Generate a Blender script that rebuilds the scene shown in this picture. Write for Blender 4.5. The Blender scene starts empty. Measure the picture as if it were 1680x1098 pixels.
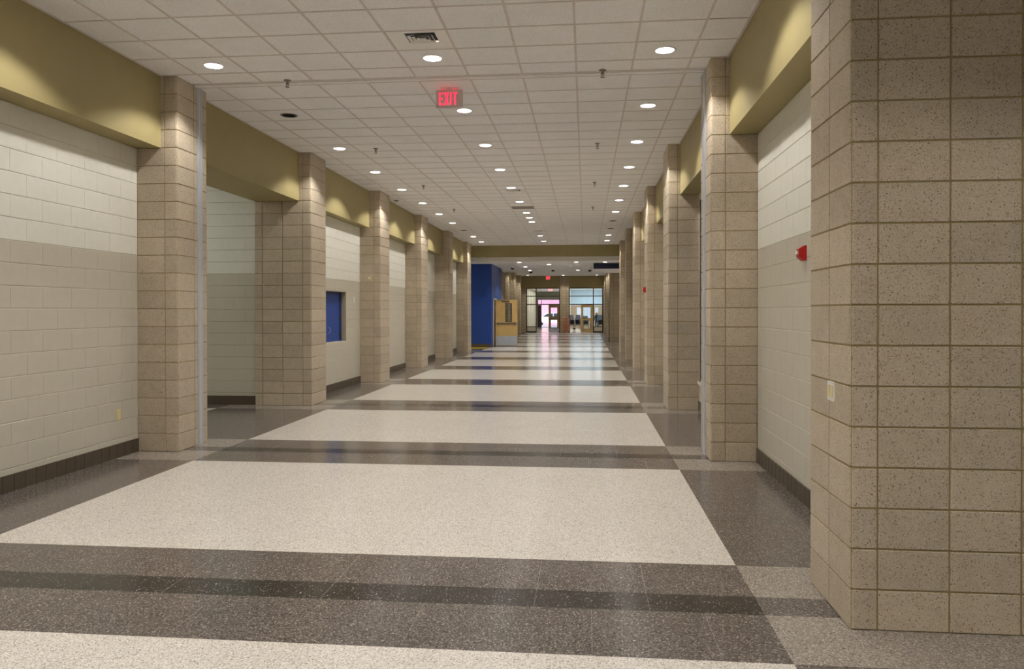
import bpy, bmesh, math, random
from mathutils import Vector, Matrix

random.seed(7)
scene = bpy.context.scene
col = scene.collection

# ------------------------------------------------------------------ camera
F_PX, YAW, PITCH, ROLL = 1233.8, 0.0975, -0.0066, -0.0014
cam_data = bpy.data.cameras.new('camera')
cam = bpy.data.objects.new('camera', cam_data)
col.objects.link(cam)
cam_data.sensor_fit = 'HORIZONTAL'
cam_data.sensor_width = 36.0
cam_data.lens = F_PX / 1680.0 * 36.0
cam_data.shift_y = -31.19 / 1680.0
cam_data.clip_start, cam_data.clip_end = 0.05, 400.0
cam.location = (0.0, 0.0, 1.6008)
cam.rotation_mode = 'XYZ'
cam.matrix_world = (Matrix.Translation((0, 0, 1.6008)) @ Matrix.Rotation(YAW, 4, 'Z') @
                    Matrix.Rotation(math.pi / 2 + PITCH, 4, 'X') @ Matrix.Rotation(ROLL, 4, 'Z'))
scene.camera = cam

# ------------------------------------------------------------------ world, sun, exposure
SKY_STRENGTH = 0.6
SUN_STRENGTH = 3.6
CAN_WATT = 66.0
LENS_GLOW = 9.0
LIGHT_COL = (1.0, 0.965, 0.93)
world = bpy.data.worlds.new('sky')
scene.world = world
world.use_nodes = True
bg = world.node_tree.nodes['Background']
bg.inputs[0].default_value = (0.86, 0.90, 1.0, 1)
bg.inputs[1].default_value = SKY_STRENGTH
sun_d = bpy.data.lights.new('sun', 'SUN')
sun_d.energy = SUN_STRENGTH
sun_d.angle = 0.02
sun_d.color = (1.0, 0.95, 0.9)
sun = bpy.data.objects.new('sun', sun_d)
col.objects.link(sun)
sun.rotation_euler = (math.radians(48), 0, math.radians(-20))
scene.view_settings.view_transform = 'Standard'
scene.view_settings.look = 'None'
scene.view_settings.exposure = 0.72
scene.view_settings.gamma = 1.0
scene.view_settings.use_curve_mapping = False


# ------------------------------------------------------------------ materials
def lin(r, g, b):
    f = lambda c: ((c / 255) / 12.92 if c <= 10.3 else (((c / 255) + 0.055) / 1.055) ** 2.4)
    return (f(r), f(g), f(b), 1.0)


def new_mat(name, rough=0.6, spec=0.4, metal=0.0):
    m = bpy.data.materials.new(name)
    m.use_nodes = True
    nt = m.node_tree
    p = nt.nodes['Principled BSDF']
    p.inputs['Roughness'].default_value = rough
    p.inputs['Specular IOR Level'].default_value = spec
    p.inputs['Metallic'].default_value = metal
    return m, nt, p


def noise_col(nt, c1, c2, scale, detail=3.0, lo=0.35, hi=0.65):
    geo = nt.nodes.new('ShaderNodeNewGeometry')
    n = nt.nodes.new('ShaderNodeTexNoise')
    n.inputs['Scale'].default_value = scale
    n.inputs['Detail'].default_value = detail
    nt.links.new(geo.outputs['Position'], n.inputs['Vector'])
    r = nt.nodes.new('ShaderNodeValToRGB')
    r.color_ramp.elements[0].position = lo
    r.color_ramp.elements[1].position = hi
    r.color_ramp.elements[0].color = c1
    r.color_ramp.elements[1].color = c2
    nt.links.new(n.outputs['Fac'], r.inputs['Fac'])
    return r.outputs['Color'], geo


def mul_random(nt, sock, lo, hi):
    oi = nt.nodes.new('ShaderNodeObjectInfo')
    mr = nt.nodes.new('ShaderNodeMapRange')
    mr.inputs['To Min'].default_value = lo
    mr.inputs['To Max'].default_value = hi
    nt.links.new(oi.outputs['Random'], mr.inputs['Value'])
    mx = nt.nodes.new('ShaderNodeMix')
    mx.data_type = 'RGBA'
    mx.blend_type = 'MULTIPLY'
    mx.inputs[0].default_value = 1.0
    nt.links.new(sock, mx.inputs[6])
    nt.links.new(mr.outputs['Result'], mx.inputs[7])
    return mx.outputs[2]


def plain(name, rgb, rough=0.6, spec=0.4, metal=0.0, var=0.06, scale=6.0):
    m, nt, p = new_mat(name, rough, spec, metal)
    c = lin(*rgb)
    d = tuple(max(0, x * (1 - var)) for x in c[:3]) + (1,)
    s, _ = noise_col(nt, d, c, scale)
    nt.links.new(s, p.inputs['Base Color'])
    return m


def speckle_mat(name, base, base2, chips, scale, rough, spec, rnd=None, bump=0.0, large=None):
    """chips: list of (rgb, share) for random voronoi cells; the remainder keeps the base colour"""
    m, nt, p = new_mat(name, rough, spec)
    s, geo = noise_col(nt, lin(*base2), lin(*base), large or 5.0, 4.0)
    v = nt.nodes.new('ShaderNodeTexVoronoi')
    v.inputs['Scale'].default_value = scale
    nt.links.new(geo.outputs['Position'], v.inputs['Vector'])
    sep = nt.nodes.new('ShaderNodeSeparateColor')
    nt.links.new(v.outputs['Color'], sep.inputs[0])
    lo = 0.0
    for rgb, share in chips:
        a = nt.nodes.new('ShaderNodeMath'); a.operation = 'GREATER_THAN'
        a.inputs[1].default_value = lo
        b = nt.nodes.new('ShaderNodeMath'); b.operation = 'LESS_THAN'
        b.inputs[1].default_value = lo + share
        k = nt.nodes.new('ShaderNodeMath'); k.operation = 'MULTIPLY'
        nt.links.new(sep.outputs[0], a.inputs[0]); nt.links.new(sep.outputs[0], b.inputs[0])
        nt.links.new(a.outputs[0], k.inputs[0]); nt.links.new(b.outputs[0], k.inputs[1])
        mx = nt.nodes.new('ShaderNodeMix'); mx.data_type = 'RGBA'
        nt.links.new(k.outputs[0], mx.inputs[0])
        nt.links.new(s, mx.inputs[6])
        mx.inputs[7].default_value = lin(*rgb)
        s = mx.outputs[2]
        lo += share
    if rnd:
        s = mul_random(nt, s, *rnd)
    nt.links.new(s, p.inputs['Base Color'])
    if bump:
        n = nt.nodes.new('ShaderNodeTexNoise'); n.inputs['Scale'].default_value = 60
        nt.links.new(geo.outputs['Position'], n.inputs['Vector'])
        bp = nt.nodes.new('ShaderNodeBump'); bp.inputs['Strength'].default_value = bump
        bp.inputs['Distance'].default_value = 0.004
        nt.links.new(n.outputs['Fac'], bp.inputs['Height'])
        nt.links.new(bp.outputs['Normal'], p.inputs['Normal'])
    return m


def emit(name, rgb, strength):
    m = bpy.data.materials.new(name)
    m.use_nodes = True
    nt = m.node_tree
    nt.nodes.remove(nt.nodes['Principled BSDF'])
    e = nt.nodes.new('ShaderNodeEmission')
    e.inputs[0].default_value = lin(*rgb)
    e.inputs[1].default_value = strength
    nt.links.new(e.outputs[0], nt.nodes['Material Output'].inputs[0])
    return m


def glass_mat(name, tint=(0.92, 0.96, 0.97), gloss=0.12):
    m = bpy.data.materials.new(name)
    m.use_nodes = True
    nt = m.node_tree
    nt.nodes.remove(nt.nodes['Principled BSDF'])
    t = nt.nodes.new('ShaderNodeBsdfTransparent'); t.inputs[0].default_value = (*tint, 1)
    g = nt.nodes.new('ShaderNodeBsdfGlossy'); g.inputs['Roughness'].default_value = 0.02
    fr = nt.nodes.new('ShaderNodeFresnel'); fr.inputs['IOR'].default_value = 1.45
    mx = nt.nodes.new('ShaderNodeMixShader')
    nt.links.new(fr.outputs[0], mx.inputs[0])
    nt.links.new(t.outputs[0], mx.inputs[1]); nt.links.new(g.outputs[0], mx.inputs[2])
    nt.links.new(mx.outputs[0], nt.nodes['Material Output'].inputs[0])
    return m


def block_far_mat(name):
    """tan block with courses too fine to build, for the far hall"""
    m, nt, p = new_mat(name, 0.75, 0.25)
    geo = nt.nodes.new('ShaderNodeNewGeometry')
    s = nt.nodes.new('ShaderNodeSeparateXYZ'); nt.links.new(geo.outputs['Position'], s.inputs[0])
    a = nt.nodes.new('ShaderNodeMath'); a.operation = 'ADD'
    nt.links.new(s.outputs[0], a.inputs[0]); nt.links.new(s.outputs[1], a.inputs[1])
    c = nt.nodes.new('ShaderNodeCombineXYZ')
    nt.links.new(a.outputs[0], c.inputs[0]); nt.links.new(s.outputs[2], c.inputs[1])
    b = nt.nodes.new('ShaderNodeTexBrick')
    b.offset = 0.0
    b.inputs['Color1'].default_value = lin(184, 168, 141)
    b.inputs['Color2'].default_value = lin(172, 155, 128)
    b.inputs['Mortar'].default_value = lin(138, 122, 86)
    b.inputs['Scale'].default_value = 1.0
    b.inputs['Mortar Size'].default_value = 0.007
    b.inputs['Brick Width'].default_value = 0.345
    b.inputs['Row Height'].default_value = 0.2032
    nt.links.new(c.outputs[0], b.inputs['Vector'])
    nt.links.new(b.outputs['Color'], p.inputs['Base Color'])
    return m


M = {}
M['block'] = speckle_mat('ground_face_block', (198, 184, 162), (188, 173, 151),
                         [((112, 96, 80), .022), ((128, 86, 62), .008), ((164, 148, 126), .08), ((210, 199, 182), .07), ((196, 181, 157), .18)],
                         230, 0.62, 0.3, rnd=(0.88, 1.04), bump=0.15, large=9.0)
M['mortar'] = plain('olive_tan_mortar', (160, 144, 102), 0.9, 0.1, scale=20)
M['block_far'] = block_far_mat('tan_block_courses')
M['white_block'] = plain('white_painted_block', (228, 226, 214), 0.45, 0.4, var=0.03, scale=12)
M['grey_block'] = plain('greige_painted_block', (197, 191, 175), 0.40, 0.4, var=0.03, scale=12)
M['white_joint'] = plain('white_painted_joint', (206, 202, 184), 0.55, 0.3)
M['grey_joint'] = plain('greige_painted_joint', (170, 160, 138), 0.55, 0.3)
M['olive'] = plain('khaki_bulkhead_paint', (164, 151, 106), 0.55, 0.3, var=0.03)
M['base'] = plain('dark_brown_base_tile', (84, 73, 60), 0.35, 0.5, scale=15)
M['base_joint'] = plain('dark_brown_base_joint', (74, 63, 50), 0.7, 0.2)
M['tile'] = speckle_mat('mineral_fibre_tile', (241, 239, 238), (236, 234, 233), [((224, 221, 219), .12), ((246, 245, 244), .15)],
                        160, 0.9, 0.1, rnd=(0.97, 1.0), large=3)
M['grid'] = plain('ceiling_grid_steel', (214, 204, 197), 0.5, 0.3)
M['slab'] = plain('ceiling_void_grey', (150, 142, 136), 0.9, 0.1)
M['gyp'] = plain('white_painted_plasterboard', (238, 236, 234), 0.8, 0.2)
M['trim_white'] = plain('white_enamel', (236, 232, 228), 0.35, 0.5, var=0.02)
M['f_white'] = speckle_mat('white_terrazzo', (214, 210, 203), (206, 202, 195),
                           [((184, 175, 163), .16), ((150, 140, 129), .06), ((230, 223, 212), .26), ((200, 191, 178), .18)],
                           180, 0.17, 0.5, large=2)
M['f_dark'] = speckle_mat('brown_grey_terrazzo', (104, 97, 91), (95, 88, 82),
                          [((80, 74, 69), .22), ((126, 118, 111), .16), ((160, 150, 140), .05), ((60, 53, 48), .08)],
                          150, 0.17, 0.5, large=2)
M['f_black'] = speckle_mat('black_terrazzo', (56, 53, 49), (48, 45, 42),
                           [((36, 34, 32), .25), ((84, 80, 75), .09), ((150, 146, 138), .03)],
                           150, 0.16, 0.5, large=2)
M['f_light'] = speckle_mat('light_grey_terrazzo', (150, 141, 130), (142, 133, 122),
                           [((126, 118, 109), .18), ((170, 162, 152), .16), ((108, 100, 92), .06), ((188, 180, 170), .05)],
                           150, 0.17, 0.5, large=2)
M['f_yellow'] = plain('yellow_floor', (196, 166, 40), 0.25, 0.5)
M['zinc'] = plain('zinc_strip', (116, 108, 101), 0.4, 0.5, 0.0)
M['alu'] = plain('satin_aluminium', (190, 195, 203), 0.4, 0.5, 0.15)
M['blue'] = plain('royal_blue_paint', (38, 72, 150), 0.45, 0.4, var=0.04)
M['blue_dark'] = plain('deep_blue_paint', (24, 40, 112), 0.4, 0.4, var=0.04)
M['navy'] = plain('navy_paint', (20, 26, 48), 0.5, 0.3)
M['lens'] = emit('lamp_lens_glow', (255, 250, 246), LENS_GLOW)
M['dark_can'] = plain('unlit_black_baffle', (52, 46, 42), 0.35, 0.5)
M['steel'] = plain('brushed_steel', (140, 132, 124), 0.4, 0.5, 0.8)
M['black'] = plain('black_plastic', (30, 28, 28), 0.5, 0.4)
M['red'] = plain('red_enamel', (188, 26, 20), 0.35, 0.5)
M['white_plastic'] = plain('white_plastic', (232, 230, 226), 0.4, 0.5, var=0.02)
M['ivory'] = plain('ivory_plastic', (222, 208, 150), 0.4, 0.5, var=0.02)
M['exit_face'] = plain('exit_face_grey', (208, 195, 190), 0.4, 0.4, var=0.02)
M['exit_red'] = emit('exit_letter_glow', (255, 34, 62), 2.2)
M['oak'] = plain('honey_oak_veneer', (214, 180, 114), 0.4, 0.4, var=0.12, scale=3)
M['oak_dark'] = plain('brown_oak_veneer', (172, 134, 80), 0.4, 0.4, var=0.12, scale=3)
M['bronze'] = plain('dark_bronze_frame', (70, 56, 40), 0.4, 0.5)
M['dark_door'] = plain('dark_brown_door', (44, 34, 28), 0.45, 0.4)
M['glass'] = glass_mat('clear_glass')
M['dark_glass'] = plain('dark_glazing', (34, 32, 30), 0.06, 0.6)
M['cream'] = plain('cream_panel', (226, 218, 200), 0.6, 0.3)
M['cream_wall'] = plain('pale_cream_wall', (214, 208, 192), 0.7, 0.2)
M['green_grey'] = plain('sage_grey_wall', (178, 180, 160), 0.7, 0.2)
M['pale_blue'] = plain('pale_blue_wall', (212, 226, 236), 0.7, 0.2)
M['beige_wall'] = plain('beige_wall', (176, 152, 126), 0.7, 0.2)
M['pink'] = plain('pink_brick_wall', (232, 168, 198), 0.8, 0.2, var=0.10, scale=2)
M['pave'] = plain('pale_concrete_paving', (196, 196, 204), 0.8, 0.2)
M['orange'] = plain('orange_paint', (196, 108, 66), 0.4, 0.5)
M['rubber'] = plain('black_rubber', (28, 26, 26), 0.8, 0.2)
M['chair_grey'] = plain('grey_chair_shell', (86, 86, 92), 0.5, 0.4)
M['chair_black'] = plain('black_chair_seat', (32, 32, 36), 0.6, 0.3)
M['skin'] = plain('skin', (170, 116, 96), 0.6, 0.3)
M['hair'] = plain('dark_brown_hair', (58, 36, 30), 0.6, 0.3)
M['jacket'] = plain('dark_teal_jacket', (34, 54, 60), 0.8, 0.2)
M['jeans'] = plain('blue_jeans', (62, 74, 108), 0.8, 0.2)
M['car_white'] = plain('white_car_paint', (235, 235, 238), 0.25, 0.5)
M['car_glass'] = plain('car_glazing', (60, 70, 84), 0.1, 0.6)

C = 0.2032          # block course
ZC = 21 * C         # hall ceiling 4.267
ZS = 17 * C         # bulkhead underside 3.454


# ------------------------------------------------------------------ mesh helpers
def box_vf(x0, x1, y0, y1, z0, z1):
    v = [(x0, y0, z0), (x1, y0, z0), (x1, y1, z0), (x0, y1, z0), (x0, y0, z1), (x1, y0, z1), (x1, y1, z1), (x0, y1, z1)]
    f = [(0, 3, 2, 1), (4, 5, 6, 7), (0, 1, 5, 4), (1, 2, 6, 5), (2, 3, 7, 6), (3, 0, 4, 7)]
    return v, f


class MB:
    def __init__(s):
        s.v, s.f, s.m = [], [], []

    def raw(s, v, f, mi=0):
        o = len(s.v)
        s.v += [tuple(p) for p in v]
        s.f += [tuple(i + o for i in q) for q in f]
        s.m += [mi] * len(f)
        return s

    def box(s, x0, x1, y0, y1, z0, z1, mi=0):
        if x0 > x1: x0, x1 = x1, x0
        if y0 > y1: y0, y1 = y1, y0
        if z0 > z1: z0, z1 = z1, z0
        return s.raw(*box_vf(x0, x1, y0, y1, z0, z1), mi)

    def lathe(s, prof, c=(0, 0, 0), n=24, mi=0, axis='Z'):
        """profile of (radius, height), capped at both ends"""
        v, f = [], []
        for r, h in prof:
            for k in range(n):
                a = 2 * math.pi * k / n
                p = (r * math.cos(a), r * math.sin(a), h)
                if axis == 'Y': p = (p[0], p[2], p[1])
                if axis == 'X': p = (p[2], p[0], p[1])
                v.append((p[0] + c[0], p[1] + c[1], p[2] + c[2]))
        for i in range(len(prof) - 1):
            for k in range(n):
                a, b = i * n + k, i * n + (k + 1) % n
                f.append((a, b, b + n, a + n))
        f.append(tuple(range(n - 1, -1, -1)))
        f.append(tuple(range((len(prof) - 1) * n, len(prof) * n)))
        return s.raw(v, f, mi)

    def tube(s, pts, r, n=8, mi=0):
        pts = [Vector(p) for p in pts]
        v, f = [], []
        for i, p in enumerate(pts):
            d = (pts[min(i + 1, len(pts) - 1)] - pts[max(i - 1, 0)]).normalized()
            u = d.cross(Vector((0, 0, 1)) if abs(d.z) < .9 else Vector((1, 0, 0))).normalized()
            w = d.cross(u)
            for k in range(n):
                a = 2 * math.pi * k / n
                v.append(p + r * (math.cos(a) * u + math.sin(a) * w))
        for i in range(len(pts) - 1):
            for k in range(n):
                a, b = i * n + k, i * n + (k + 1) % n
                f.append((a, b, b + n, a + n))
        f.append(tuple(range(n - 1, -1, -1)))
        f.append(tuple(range((len(pts) - 1) * n, len(pts) * n)))
        return s.raw(v, f, mi)

    def prism_y(s, poly, y0, y1, mi=0):
        n = len(poly)
        v = [(x, y0, z) for x, z in poly] + [(x, y1, z) for x, z in poly]
        f = [tuple(range(n)), tuple(range(2 * n - 1, n - 1, -1))] + [(i, i + n, (i + 1) % n + n, (i + 1) % n) for i in range(n)]
        return s.raw(v, f, mi)

    def mesh(s, name, mats):
        me = bpy.data.meshes.new(name)
        me.from_pydata(s.v, [], s.f)
        if not isinstance(mats, (list, tuple)): mats = [mats]
        for k in mats: me.materials.append(M[k])
        if len(mats) > 1: me.polygons.foreach_set('material_index', s.m)
        bm = bmesh.new(); bm.from_mesh(me)
        bmesh.ops.recalc_face_normals(bm, faces=bm.faces)
        bm.to_mesh(me); bm.free()
        me.update()
        return me

    def build(s, name, mats, parent=None, loc=None, smooth=False):
        return link(name, s.mesh(name, mats), parent, loc, smooth)


def link(name, me, parent=None, loc=None, smooth=False):
    o = bpy.data.objects.new(name, me)
    col.objects.link(o)
    if loc is not None: o.location = loc
    if parent is not None: o.parent = parent
    if smooth:
        me.polygons.foreach_set('use_smooth', [True] * len(me.polygons))
        try: me.set_sharp_from_angle(angle=math.radians(35))
        except Exception: pass
    return o


def empty(name, loc=(0, 0, 0), rz=0.0):
    o = bpy.data.objects.new(name, None)
    o.empty_display_size = 0.1
    col.objects.link(o)
    o.location = loc
    o.rotation_euler = (0, 0, rz)
    return o


def tag(o, label, cat, group=None):
    o['label'] = label
    o['category'] = cat
    if group: o['group'] = group
    return o


def struct(o, label=None):
    o['kind'] = 'structure'
    if label: o['label'] = label
    return o


def copy_tree(o, parent=None):
    c = o.copy()
    col.objects.link(c)
    c.parent = parent
    for ch in [q for q in o.children]:
        copy_tree(ch, c)
    return c


_cache = {}


def cham_box(dx, dy, dz, b, mat):
    """box centred on x,y,z with chamfered edges (shared between alike blocks)"""
    key = ('c', round(dx, 3), round(dy, 3), round(dz, 3), b, mat)
    if key in _cache: return _cache[key]
    bm = bmesh.new()
    v, f = box_vf(-dx / 2, dx / 2, -dy / 2, dy / 2, -dz / 2, dz / 2)
    vs = [bm.verts.new(p) for p in v]
    for q in f: bm.faces.new([vs[i] for i in q])
    if b: bmesh.ops.bevel(bm, geom=bm.edges[:], offset=b, segments=1, affect='EDGES')
    bmesh.ops.recalc_face_normals(bm, faces=bm.faces)
    me = bpy.data.meshes.new('block')
    bm.to_mesh(me); bm.free()
    me.materials.append(M[mat])
    _cache[key] = me
    return me


def wall_block(dx, dy, dz, axis, b, mat):
    """painted block, grooved along its top and bottom edges only (axis = long direction)"""
    key = ('w', round(dx, 3), round(dy, 3), round(dz, 3), axis, mat)
    if key in _cache: return _cache[key]
    bm = bmesh.new()
    v, f = box_vf(-dx / 2, dx / 2, -dy / 2, dy / 2, -dz / 2, dz / 2)
    vs = [bm.verts.new(p) for p in v]
    for q in f: bm.faces.new([vs[i] for i in q])
    ed = [e for e in bm.edges if abs((e.verts[0].co - e.verts[1].co)[axis]) > 1e-5]
    bmesh.ops.bevel(bm, geom=ed, offset=b, segments=1, affect='EDGES')
    ev = [e for e in bm.edges if abs((e.verts[0].co - e.verts[1].co)[2]) > dz * .8]
    bmesh.ops.bevel(bm, geom=ev, offset=.0012, segments=1, affect='EDGES')
    bmesh.ops.recalc_face_normals(bm, faces=bm.faces)
    me = bpy.data.meshes.new('block')
    bm.to_mesh(me); bm.free()
    me.materials.append(M[mat])
    _cache[key] = me
    return me


def bullnose(dx, dy, dz, r, corner, b, mat):
    """block with one rounded vertical edge; corner = (sx, sy) side of the rounding"""
    key = ('n', round(dx, 3), round(dy, 3), round(dz, 3), r, corner, mat)
    if key in _cache: return _cache[key]
    n = 6

    def ring(ins, z):
        hx, hy, rr = dx / 2 - ins, dy / 2 - ins, r - ins
        out = []
        cx, cy = hx - rr, hy - rr
        for k in range(n + 1):
            a = math.pi / 2 * k / n
            out.append((cx + rr * math.cos(a), cy + rr * math.sin(a)))
        out += [(-hx, hy), (-hx, -hy), (hx, -hy)]
        return [(p[0] * corner[0], p[1] * corner[1], z) for p in out]
    h = dz / 2
    rings = [ring(b, -h), ring(0, -h + b), ring(0, h - b), ring(b, h)]
    m = len(rings[0])
    v = [p for q in rings for p in q]
    f = [tuple(range(m)), tuple(range(3 * m, 4 * m))]
    for i in range(3):
        for k in range(m):
            a, c = i * m + k, i * m + (k + 1) % m
            f.append((a, c, c + m, a + m))
    me = MB().raw(v, f).mesh('bullnose', mat)
    me.polygons.foreach_set('use_smooth', [True] * len(me.polygons))
    try: me.set_sharp_from_angle(angle=math.radians(35))
    except Exception: pass
    _cache[key] = me
    return me


def rect_minus(r, holes):
    """split rect (a0,a1,b0,b1) around rectangular holes"""
    out = [r]
    for h in holes:
        nxt = []
        for a0, a1, b0, b1 in out:
            ha0, ha1, hb0, hb1 = max(a0, h[0]), min(a1, h[1]), max(b0, h[2]), min(b1, h[3])
            if ha0 >= ha1 or hb0 >= hb1:
                nxt.append((a0, a1, b0, b1)); continue
            if ha0 > a0: nxt.append((a0, ha0, b0, b1))
            if ha1 < a1: nxt.append((ha1, a1, b0, b1))
            if hb0 > b0: nxt.append((ha0, ha1, b0, hb0))
            if hb1 < b1: nxt.append((ha0, ha1, hb1, b1))
        out = nxt
    return [q for q in out if q[1] - q[0] > .004 and q[3] - q[2] > .004]


# ================================================================== STRUCTURE
# ------------------------------------------------------------------ floor: terrazzo panels
Y_B0, PER, BW, BK0, BK1 = 3.494, 4.1717, 1.324, 0.5507, 0.8039
XR, XL = 0.937, -4.1793
floor = MB().box(-16, 8, -9, 72, -0.3, -0.02).build('floor', 'slab')
struct(floor, 'polished terrazzo floor of white panels and dark bands')


def panel(x0, x1, y0, y1, mat):
    me = MB().box(x0, x1, y0, y1, -0.021, 0.0).mesh('terrazzo_panel', mat)
    return link('terrazzo_panel', me, floor)


for i in range(-2, 12):
    a = Y_B0 + i * PER
    b = a + BW
    nxt = min(a + PER, 54.3)
    if a > 54.2: break
    b = min(b, 54.3)
    xw_r = 1.85 if i >= 1 else 8.0
    # middle
    panel(XL, XR, a, a + BK0, 'f_dark'); panel(XL, XR, a + BK0, a + BK1, 'f_black'); panel(XL, XR, a + BK1, b, 'f_dark')
    if nxt > b: panel(XL, XR, b, nxt, 'f_white')
    # right aisle
    panel(XR, xw_r, a, a + BK0, 'f_light'); panel(XR, xw_r, a + BK0, a + BK1, 'f_dark'); panel(XR, xw_r, a + BK1, b, 'f_light')
    if nxt > b: panel(XR, xw_r, b, nxt, 'f_dark')
    # left aisle
    xl_w = -6.03 if i in (1, 2) else -5.2
    if i in (6, 7): xl_w = -6.8
    panel(xl_w, XL, a, a + BK0, 'f_light'); panel(xl_w, XL, a + BK0, a + BK1, 'f_dark'); panel(xl_w, XL, a + BK1, b, 'f_light')
    if nxt > b: panel(xl_w, XL, b, nxt, 'f_dark')
    if i in (1, 2):
        panel(-14.5, -6.03, a, b, 'f_dark')
        if i == 1: panel(-14.5, -6.03, b, nxt, 'f_white')
# thin divider strips in the two nearest dark bands
for bi in (0, 1):
    a = Y_B0 + bi * PER
    for k, x in enumerate((-3.62, -3.02, -2.40, -2.06, -1.47, -0.88, -0.28, 0.03, 0.34, 0.625)):
        y0, y1 = (a + .02, a + BK0 - .01) if k % 2 else (a + BK1 - .25, a + BW - .02)
        MB().box(x - .0011, x + .0011, y0, y1, -0.01, 0.0004).build('divider_strip', 'zinc', floor)
# floors beyond the far storefronts and outside
link('vestibule_floor', MB().box(-5.2, -1.5, 54.3, 70.0, -0.021, 0.0).mesh('vestibule_floor', 'f_light'), floor)
link('room_floor', MB().box(-1.5, 3.2, 54.3, 66.0, -0.021, 0.0).mesh('room_floor', 'f_white'), floor)
link('yellow_panel', MB().box(-6.6, -4.22, 31.25, 32.45, -0.01, 0.001).mesh('yellow_panel', 'f_yellow'), floor)

# ------------------------------------------------------------------ hall ceiling: grid and tiles
ceiling = MB().box(-5.2, 1.9, -9, 30.7, ZC + .16, ZC + .3).build('ceiling', 'slab')
struct(ceiling, 'suspended ceiling of square white tiles in a pale grid')
TX0, TDX = -0.1, 0.608
runners = [TX0 + TDX * k for k in range(-7, 3)]
xs_edges = [-4.80] + runners + [1.51]
TDY = 0.5275
rowsA = [8.10 - TDY * k for k in range(0, 7)][::-1] + [8.45]
rowsB = [8.605 + TDY * k for k in range(0, 42)] + [30.7]
CAN_X = (-4.02, -1.605, 0.81)
CANS = []                                    # (x, y, state)
for r, x in enumerate(CAN_X):
    for k in range(-5, 11):
        y = 7.836 + 2.11 * k if k <= 0 else 9.925 + 2.11 * (k - 1)
        lit = True
        if r == 0 and k in (1, 8): lit = False
        if r == 2 and k in (7, 8): lit = False
        if r == 1 and k == 8: continue
        if r == 2 and k == -2: continue
        CANS.append([x, y, lit, r, k])
CANS.append([-1.605, 8.605 + TDY * 24.5, True, 1, 6.5])
VENTS = [(-1.604, 7.309), (-1.604, 8.605 + TDY * 15.5), (-1.604, 8.605 + TDY * 31.5)]
PANELS = [(-1.604, 8.605 + TDY * 20.5)]


def tile_mb(mb, x0, x1, y0, y1, hole=None):
    z0, z1 = ZC, ZC + .014
    if hole is None:
        return mb.box(x0, x1, y0, y1, z0, z1)
    hx, hy, hr = hole
    n = 24
    circ = [(hx + hr * math.cos(2 * math.pi * k / n), hy + hr * math.sin(2 * math.pi * k / n)) for k in range(n)]

    def edge_pt(k):
        a = 2 * math.pi * k / n
        dx, dy = math.cos(a), math.sin(a)
        t = min((x1 - hx) / dx if dx > 1e-6 else ((x0 - hx) / dx if dx < -1e-6 else 9), (y1 - hy) / dy if dy > 1e-6 else ((y0 - hy) / dy if dy < -1e-6 else 9))
        return (hx + t * dx, hy + t * dy)
    out = [edge_pt(k) for k in range(n)]
    v = [(p[0], p[1], z) for z in (z0, z1) for q in (circ, out) for p in q]
    f = []
    for k in range(n):
        j = (k + 1) % n
        f.append((k, j, n + j, n + k)); f.append((2 * n + k, 3 * n + k, 3 * n + j, 2 * n + j))
        f.append((k, 2 * n + k, 2 * n + j, j)); f.append((n + k, n + j, 3 * n + j, 3 * n + k))
    for cx, cy in ((x0, y0), (x1, y0), (x1, y1), (x0, y1)):          # corner fillers
        ks = sorted(range(n), key=lambda k: (out[k][0] - cx) ** 2 + (out[k][1] - cy) ** 2)[:2]
        o = len(v)
        v += [(cx, cy, z0), (cx, cy, z1)]
        f += [(n + ks[0], n + ks[1], o), (3 * n + ks[0], 3 * n + ks[1], o + 1)]
    return mb.raw(v, f)


rest = MB()
GAP = 0.009
tiles_made = 0
for rows in (rowsA, rowsB):
    for j in range(len(rows) - 1):
        ya, yb = rows[j] + GAP, rows[j + 1] - GAP
        for k in range(len(xs_edges) - 1):
            xa, xb = xs_edges[k] + GAP, xs_edges[k + 1] - GAP
            if any(xa < vx < xb and ya < vy < yb for vx, vy in VENTS + PANELS): continue
            hole = None
            for c in CANS:
                if xa < c[0] < xb and ya < c[1] < yb: hole = (c[0], c[1], 0.098)
            if tiles_made < 296 and ya > 5.3:
                key = ('t', round(xb - xa, 3), round(yb - ya, 3), hole and (round(hole[0] - xa, 3), round(hole[1] - ya, 3)))
                if key not in _cache:
                    mb = tile_mb(MB(), 0, xb - xa, 0, yb - ya, hole and (hole[0] - xa, hole[1] - ya, hole[2]))
                    _cache[key] = mb.mesh('ceiling_tile', 'tile')
                link('ceiling_tile', _cache[key], ceiling, (xa, ya, 0))
                tiles_made += 1
            else:
                tile_mb(rest, xa, xb, ya, yb, hole)
o = rest.build('far_ceiling_tiles', 'tile', ceiling)
o['kind'] = 'stuff'
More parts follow.
